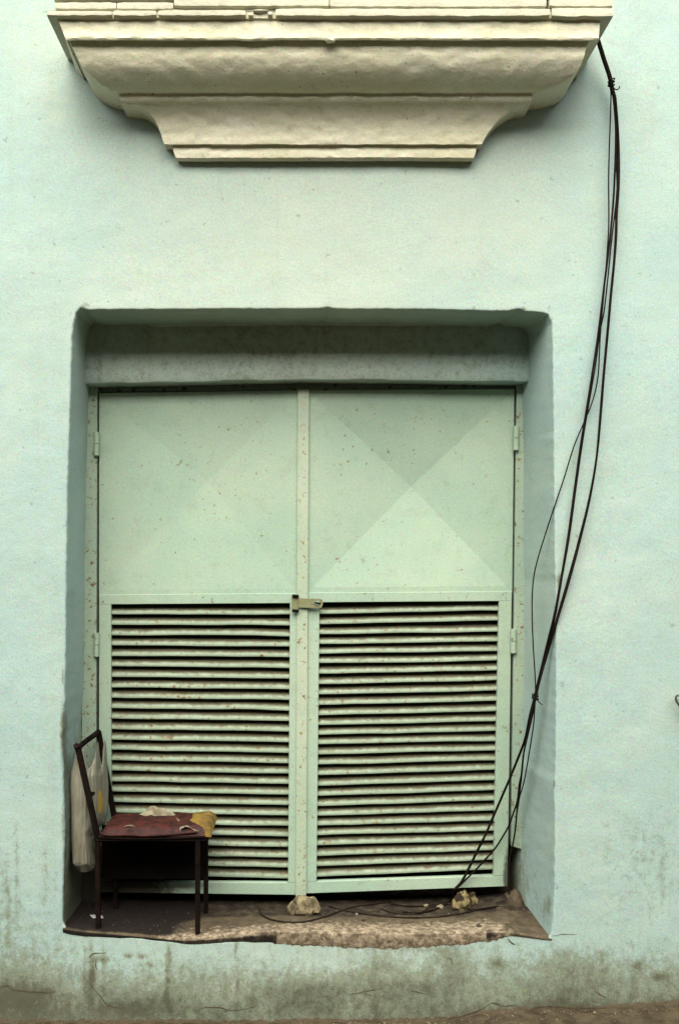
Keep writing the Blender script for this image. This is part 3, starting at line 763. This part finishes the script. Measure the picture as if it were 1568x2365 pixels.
cable(top(-3, .008)+[(1419, 240, -.045), (1423, 300, -.044), (1423, 380, -.043), (1424, 440, -.043), (1418, 500, -.042), (1411, 560, -.04), (1403, 640, -.038), (1394, 720, -.038), (1384, 770, -.036), (1374, 845, -.032), (1356, 950, -.028), (1343, 1030, -.026),
       (1329, 1130, -.022), (1314, 1240, -.02), (1298, 1330, -.018), (1283, 1415, -.011), (1267, 1482, .035), (1246, 1565, .085), (1236, 1612, .105), (1224, 1655, .14), (1213, 1708, .19), (1195, 1756, .25), (1172, 1812, .31), (1140, 1886, .36), (1123, 1926, .38), (1103, 1966, .395), (1084, 2005, .402), (1067, 2037, .405), (1051, 2056, .405)],
      .0032, 'thin black cable hugging the thick one on the diagonal across the right louvres',
      [on_floor(1040, 2080, .006), on_floor(1000, 2090, .005), on_floor(967, 2093, .005), on_floor(933, 2092, .005), on_floor(904, 2087, .005)])
# binding wires
def tie(pts, cx, cy, d, ang, label, tail):
    t = thing('wire_tie', label, 'wire tie', 'wire ties binding the cable bundle', tuple(S(cx, cy, d)))
    base = S(cx, cy, d)
    for k in range(3):
        P = []
        off = (k-1)*5.5*U
        for i in range(13):
            a = 2*math.pi*i/12
            rr = .0135+.0018*nz(i*.9, k*3.)
            P.append(Vector((math.cos(a)*rr, math.sin(a)*rr*.9, off+.004*math.sin(a+k)+math.cos(a)*math.tan(ang)*rr)))
        tube('wire_turn', P, .0026, M_CABLE, t, 6, 3)
    tube('wire_tail', [S(*q)-base for q in tail], .0024, M_CABLE, t, 6, 5)
tie(None, 1411, 192, -.058, .25, 'twisted wire tie binding the cables just below the cornice end', [(1414, 202, -.075), (1422, 207, -.085), (1428, 205, -.09), (1430, 199, -.09)])
tie(None, 1235.5, 1608, .085, -.2, 'twisted wire tie binding the cables beside the right door hinge side', [(1238, 1612, .07), (1243, 1620, .065), (1249, 1626, .065), (1252, 1627, .065)])

# loose cable on the sill
fl = lambda L: [on_floor(x, y, .005) for x, y in L]
tag(tube('cable', fl([(598, 2093), (600, 2104), (610, 2116), (633, 2125), (673, 2129.5), (711, 2127), (750, 2117), (785, 2104), (815, 2094), (856, 2088), (890, 2084)]), .0035, M_DUSTY, None, 8, 6),
    'black cable looping in front of the stone under the centre strip', 'cable', 'loose black cables lying on the sill')
tag(tube('cable', fl([(759, 2092), (775, 2097), (798, 2103), (830, 2108), (856, 2112), (933, 2119), (1000, 2118), (1049, 2112), (1080, 2106), (1110, 2099), (1150, 2092)]), .0035, M_DUSTY, None, 8, 6),
    'long black cable lying along the sill below the right door', 'cable', 'loose black cables lying on the sill')
tag(tube('cable', fl([(880, 2098), (905, 2107), (940, 2111), (970, 2107), (990, 2097), (1012, 2090), (1040, 2086)]), .0028, M_DUSTY, None, 8, 6),
    'short black cable curl between the two stones on the sill', 'cable', 'loose black cables lying on the sill')

# ---------------------------------------------------------------- stones, scraps
def stone(name, x0, x1, y0, y1, mat, label, seed, cat='stone', sub=3, amp=.35, fl=.6):
    b = on_floor((x0+x1)/2, y1-3); k = (D+b.y)/D; rx = (x1-x0)/2*U*k; rz = (y1-y0)/2*U*k
    o = lump(name, b+Vector((0, 0, rz*.75)), (rx, rx*.75, rz*1.4), mat, None, seed, sub, amp, 1.5, .75)
    return tag(o, label, cat)
stone('stone', 669, 735, 2072, 2113, M_STONE, 'rough tan stone wedged under the centre strip of the doors', 2)
stone('stone', 1046, 1088, 2066, 2101, M_RUBBLE, 'pale yellow lump of rubble under the right door near the corner', 11, amp=.45)
stone('stone', 1078, 1102, 2066, 2090, M_RUBBLE, 'small dark yellow chunk against the right side of the rubble lump', 21, sub=2, amp=.5)
stone('pebble', 1008, 1025, 2093, 2101, M_LINING, 'flat white chip of plaster left of the rubble lump', 31, 'chip', 2)
stone('pebble', 978, 989, 2091, 2097, M_STONE, 'small tan pebble among the cables left of the white chip', 33, 'pebble', 2)
stone('pebble', 820, 828, 2112, 2117, M_LINING, 'tiny white pebble on the sill right of the cable loop', 35, 'pebble', 2)
stone('pebble', 835, 843, 2124, 2130, M_IRON, 'tiny dark pebble on the middle of the sill', 37, 'pebble', 2)
stone('pebble', 1100, 1110, 2136, 2143, M_IRON, 'dark pebble near the chipped front edge of the sill at right', 39, 'pebble', 2)
def scrap():
    V = []; F = []; n = 6
    for i in range(n+1):
        for j in range(3):
            x = lerp(211, 237, i/n)+3*(j-1); y = 2116+(j-1)*3.6+.8*(i % 2)
            V.append(on_floor(x, y, .006+.006*abs(nz(i*.7, j))))
    V += [v-Vector((0, 0, .0008)) for v in V]; m = (n+1)*3
    for i in range(n):
        for j in range(2):
            a = i*3+j; F += [(a, a+3, a+4, a+1), (m+a, m+a+1, m+a+4, m+a+3)]
    tag(mesh('paper_scrap', V, F, M_PAPER, None, smooth=0), 'small crumpled grey paper scrap on the dark left end of the sill', 'paper')
scrap()

# iron ring at the right edge of the picture
def ring():
    t = thing('iron_ring', 'dark iron ring hanging on the wall at the right edge of the photo', 'ring', None, tuple(S(1584, 1628, -.03)))
    P = []
    for i in range(25):
        a = 2*math.pi*i/24; u, v = 30*math.cos(a), 13*math.sin(a)
        an = R(38); x = u*math.cos(an)-v*math.sin(an); y = u*math.sin(an)+v*math.cos(an)
        P.append(Vector((x*U, -.012*math.sin(a), -y*U)))
    tube('ring', P, .0048, M_IRON, t, 8, 3)
    tube('staple', [Vector((-.004, .04, .012)), Vector((-.006, -.01, .010)), Vector((.004, -.012, -.01)), Vector((.004, .04, -.012))], .005, M_IRON, t, 8, 4)
ring()

# ---------------------------------------------------------------- chair
N1, N2 = .040, .295                   # near and far side of the chair
def chair():
    g = lambda x, d: Wp(x, floor_y(x, d), d)
    base = S(350, 2110, .2); base.z = g(380, .2).z
    t = thing('chair', 'old dark steel chair with torn red seat standing on the left of the sill', 'chair', None, tuple(base))
    L = lambda p: Vector(p)-base
    kx = lambda x, d: VX+(x-VX)*(D+d)/D
    # back posts run down as back legs
    def leg(sx, sy, d, lean=0, w=.021):
        a = S(sx, sy, d); fx = kx(sx+lean, d); b = g(fx, d)
        return bar('leg', L(a), L(b), w, w, M_CHAIR, t)
    leg(457, 1938, N1); leg(476, 1925, N2-.02)
    leg(226, 1925, N1, 2); leg(266, 1890, N2, 2)
    bar('backrest_post', L(S(181, 1727, N1)), L(S(225, 1928, N1)), .024, .022, M_CHAIR, t)
    bar('backrest_post', L(S(228, 1690, N2)), L(S(266, 1895, N2)), .024, .022, M_CHAIR, t)
    tube('backrest_bar', [L(S(177, 1722, N1-.012)), L(S(181, 1727, N1+.02)), L(S(199, 1712, .2)), L(S(224, 1694, N2-.02)), L(S(228, 1690, N2+.012))], .0125, M_CHAIR, t, 10)
    tube('backrest_bar', [L(S(204, 1838, N1+.01)), L(S(251, 1812, N2-.01))], .010, M_CHAIR, t, 8, spl=False)
    # seat frame
    z0 = 1938
    a, b = S(222, z0, N1), S(474, z0-4, N1); c, d_ = Vector((S(266, 1900, N2).x, N2, a.z)), Vector((S(486, 1900, N2).x, N2, a.z))
    b.z = a.z
    tube('seat_frame', [L(p) for p in (a, b, d_, c, a)], .014, M_CHAIR, t, 4, spl=False)
    V = [a, b, d_, c]; V = [L(v)+Vector((0, 0, .012)) for v in V]+[L(v)-Vector((0, 0, .004)) for v in V]
    mesh('seat_board', V, [(0, 1, 2, 3), (7, 6, 5, 4), (0, 4, 5, 1), (1, 5, 6, 2), (2, 6, 7, 3), (3, 7, 4, 0)], M_BOARD, t, smooth=0)
    # added dark sheet below the seat, standing in for the shade there
    V = []; F = []; n = 16
    for i in range(n+1):
        x = lerp(236, 478, i/n)
        for j in range(7):
            y = lerp(1905, 2030+3*nz(x*.05, 1), j/6); V.append(L(S(x, y, N2-.030+.008*nz(x*.02, j*.3))))
    for i in range(n):
        for j in range(6): F.append((i*7+j, i*7+j+1, (i+1)*7+j+1, (i+1)*7+j))
    m = len(V); V += [v+Vector((0, .003, 0)) for v in V]; F += [tuple(m+q for q in reversed(f)) for f in F]
    mesh('shade_sheet', V, F, M_BOARD, t, smooth=60)
    # cross stretchers
    bar_z = g(450, .1).z+.16
    for (p, q) in ((S(457, 2070, N1), S(226, 2070, N1)),):
        pass
    # cushion: foam block
    sx0, sx1 = S(234, 1926, N1-.004).x, S(489, 1926, N1-.004).x
    zt = S(300, 1918, N1).z; zb = a.z+.014; th = .032
    def cush(name, u0, u1, grow, mat, cover=False, edge=None, h=0):
        """rounded slab shell; u along chair (0 back .. 1 front), v across 0..1"""
        V = []; F = []; nu, nv = 46, 22
        for i in range(nu+1):
            u = lerp(u0, u1, i/nu)
            for j in range(nv+1):
                v = j/nv
                uu = u
                if edge and i == nu or (edge and i > nu-10):
                    uu = lerp(u0, edge(v), i/nu)
                w_ = (v-.5)*2
                # cross-section: top curve with rounded sides
                a_ = w_*1.0
                yy = lerp(N1-.012, N2+.01, .5)+(N2-N1+.03)/2*math.copysign(min(1, abs(a_)**.85), a_)
                prof = (1-abs(a_)**5)
                eu = min(1, max(0, uu)/.04)*1.0; ev = min(1, (1-uu)/.07) if uu > .93 else 1
                crown = .012*math.sin(math.pi*max(0, min(1, uu)))*math.cos(a_*1.4)
                zz = zb+(th+crown)*prof*math.sqrt(max(0, 1-(1-eu)**2))*math.sqrt(max(0, 1-(1-max(0, ev))**2))
                zz += .016*ss(.66, .95, uu)*prof*(1-.3*ss(.93, 1, uu))+.004*nz(uu*6, v*4, 2)+.002*nz(uu*20, v*14, 5)
                xx = lerp(sx0, sx1, uu)+.035*v*0+(S(266, 1900, N2).x-S(234, 1900, N1).x)*v*.45
                p = Vector((xx, yy, zz+grow))
                if grow: p.y += grow*(1 if a_ > 0 else -1)*abs(a_)
                V.append(L(p))
        m = nv+1
        for i in range(nu):
            for j in range(nv): F.append((i*m+j, (i+1)*m+j, (i+1)*m+j+1, i*m+j+1))
        return mesh(name, V, F, mat, t, smooth=60)
    fo = cush('seat_foam', 0.0, 1.0, 0, M_FOAM)
    # crumbly underside rim of foam
    def tear(v): return .78+.16*ss(.35, .0, v)-.10*ss(.55, 1, v)+.03*nz(v*7, 3)+.02*nz(v*22, 1)
    cush('seat_cover', -.012, .8, .005, M_RED, True, tear)
    # torn lining flaps
    def flap(pts, n=5):
        V = [L(S(x, y, d)) for x, y, d in pts]; k = len(V); c_ = sum(V, Vector())/k+Vector((0, -.006, .006))
        V.append(c_); F = [(i, (i+1) % k, k) for i in range(k)]
        V += [v+Vector((0, .003, -.002)) for v in V]; F += [(k+1+(i+1) % k, k+1+i, 2*k+1) for i in range(k)]
        F += [(i, k+1+i, k+1+(i+1) % k, (i+1) % k) for i in range(k)]
        mesh('torn_lining', V, F, M_LINING, t, smooth=40)
    flap([(322, 1881, .19), (334, 1875, .20), (348, 1862, .21), (358, 1861, .21), (366, 1866, .21), (380, 1866, .20), (398, 1873, .20), (406, 1882, .19), (398, 1888, .18), (380, 1885, .18), (366, 1888, .17), (350, 1882, .18), (338, 1885, .18)])
    flap([(284, 1911, .015), (294, 1906, .016), (304, 1905, .016), (314, 1909, .015), (304, 1911, .013)])
    flap([(405, 1886, .17), (414, 1892, .14), (420, 1899, .10), (414, 1903, .08), (410, 1896, .12)])
    flap([(421, 1894, .16), (428, 1897, .13), (436, 1903, .10), (448, 1909, .06), (461, 1920, .030), (450, 1918, .030), (438, 1911, .030), (428, 1909, .030), (420, 1914, .030), (416, 1911, .034), (422, 1904, .09)])
    flap([(415, 1912, .030), (419, 1911, .028), (418.5, 1926, .028), (415.5, 1934, .028), (416.5, 1920, .028)])
    # vinyl welt along the near edge
    tube('seat_welt', [L(S(x, y, N1-.020)) for x, y in ((232, 1923), (250, 1929), (290, 1928), (330, 1930), (380, 1928), (420, 1925), (455, 1921))], .0055, M_RED, t, 8, 5)
    tube('seat_welt', [L(S(x, y, N1-.016)) for x, y in ((228, 1934), (300, 1937), (400, 1936), (476, 1933))], .0040, M_CHAIR, t, 6, 5)
    return t
chair()

# ---------------------------------------------------------------- plastic bag
def m_bag():
    s = NT('thin_white_plastic')
    c = s.mix(s.ramp(s.noise(9, 4, .6, stretch=(1, 1, .35)), .35, .7), (.21, .21, .16), (.14, .135, .10))
    c = s.mix(s.attr('print'), c, (.34, .22, .03)); c = s.grain(c, .13)
    s.b.inputs['Specular IOR Level'].default_value = .4
    return s.done(c, .45, s.noise(30, 4, .6, stretch=(1, 1, .2)), .010, .7)
def bag():
    c5 = lambda x, y: (136+.28917*x, 1647+.28917*y)
    O = [(140, 300), (158, 283), (205, 292), (214, 340), (225, 400), (238, 446), (262, 420), (285, 360), (300, 280), (315, 222), (322, 260), (328, 330), (332, 430), (338, 445), (348, 380), (356, 280), (366, 205), (380, 250), (388, 400), (398, 560),
         (398, 700), (390, 800), (372, 880), (330, 905), (300, 945), (268, 985), (280, 1080), (296, 1190), (286, 1240), (250, 1264), (195, 1276), (150, 1258), (112, 1205), (103, 1000), (100, 800), (92, 600), (100, 480), (118, 400)]
    O = [c5(x, y) for x, y in O]
    edges = list(zip(O, O[1:]+O[:1]))
    def inside(x, y):
        r = False
        for (x1, y1), (x2, y2) in edges:
            if (y1 > y) != (y2 > y) and x < (x2-x1)*(y-y1)/(y2-y1)+x1: r = not r
        return r
    st = 1.6; G = {}; V = []; F = []; pr = []
    xs = int(100/st); ys = int(300/st)
    def cell(i, j): return (158+i*st, 1700+j*st)
    dm = {}
    for i in range(xs):
        for j in range(ys):
            x, y = cell(i, j)
            if inside(x, y): dm[i, j] = min(dseg((x, y), a, b) for a, b in edges)
    def near_edge(x, y):
        best = None
        for a, b in edges:
            dx, dy = b[0]-a[0], b[1]-a[1]; t = max(0, min(1, ((x-a[0])*dx+(y-a[1])*dy)/(dx*dx+dy*dy+1e-9))); q = (a[0]+dx*t, a[1]+dy*t)
            e = math.hypot(q[0]-x, q[1]-y)
            if best is None or e < best[0]: best = (e, q)
        return best[1]
    base = S(190, 2016, .1)
    def add(i, j, side):
        key = (i, j, side)
        x, y = cell(i, j)
        if (i, j) not in dm:
            key = (i, j, 0)
            if key in G: return G[key]
            x, y = near_edge(x, y); e = 0
        else:
            if key in G: return G[key]
            e = dm[i, j]
        th = .035*math.sqrt(max(0, min(1, e/18)))*(ss(1700, 1850, y)*.8+.2)
        dc = pl([(160, .075), (200, .095), (222, .14), (236, .20), (252, .25)], x)
        dc += .35*0
        fold = .007*nz(x*.08, y*.006, 3)+.0045*nz(x*.22, y*.009, 6)+.0015*nz(x*.1, y*.05, 9)
        if y > 1990: fold += .004*nz(x*.3, y*.3, 1)
        d = dc+(-th if side == 0 else th)*(1 if e > 0 else 0)+fold*(1 if side == 0 else .6)*(min(1, e/5))
        G[key] = len(V); V.append(S(x, y, d)-base)
        ex = ((x-232)/6.5)**2+((y-1852)/27)**2
        pr.append(.9 if ex < 1 and side == 0 else 0)
        return G[key]
    for i in range(-1, xs):
        for j in range(-1, ys):
            q = [(i, j), (i+1, j), (i+1, j+1), (i, j+1)]
            if sum(p in dm for p in q) >= 2:
                f = [add(*p, 0) for p in q]; b = [add(*p, 1) for p in q]
                F.append(tuple(reversed(f)) if False else (f[0], f[3], f[2], f[1])); F.append(tuple(b))
    F = [f for f in F if len(set(f)) == 4]
    o = mesh('plastic_bag', V, F, m_bag(), None, smooth=80, attrs={'print': pr})
    o.location = base
    tag(o, 'limp white plastic carrier bag with a yellow oval print hanging on the chair back', 'bag')
bag()

# grit and plaster crumbs on the sill and along the foot of the wall
def grit():
    V = []; F = []; rnd = random.Random(5)
    def bit(p, r):
        b = len(V); q = [rnd.uniform(.5, 1.2) for _ in range(6)]
        for k, dv_ in enumerate(((1, 0, 0), (-1, 0, 0), (0, 1, 0), (0, -1, 0), (0, 0, 1), (0, 0, -1))):
            V.append(Vector(p)+Vector(dv_)*r*q[k]*(.6 if k > 3 else 1))
        for f in ((0, 2, 4), (2, 1, 4), (1, 3, 4), (3, 0, 4), (2, 0, 5), (1, 2, 5), (3, 1, 5), (0, 3, 5)): F.append(tuple(b+i for i in f))
    for _ in range(420):
        x = rnd.uniform(160, 1255); d = rnd.uniform(.01, .30)**1.0
        if rnd.random() < .45: x = rnd.choice((rnd.gauss(1080, 70), rnd.gauss(740, 80), rnd.gauss(1190, 30)))
        x = min(1240, max(165, x)); y = floor_y(x, d)
        bit(Wp(x, y-1, d), rnd.uniform(.0012, .0045)*(1.4 if rnd.random() < .1 else 1))
    for _ in range(500):
        x = rnd.uniform(-100, 1700); d = -abs(rnd.gauss(0, .05))-.02
        bit(Wp(x, pl(gtab, x)-1, d), rnd.uniform(.002, .008))
    o = mesh('grit', V, F, M_GRIT, None, smooth=0); o['kind'] = 'stuff'
    o['label'] = 'loose grit and plaster crumbs scattered on the sill and along the wall foot'; o['category'] = 'grit'
M_GRIT = m_simple('plaster_crumbs', (.05, .038, .024), (.16, .13, .085), 30, .95, 60, .002, .1)
grit()
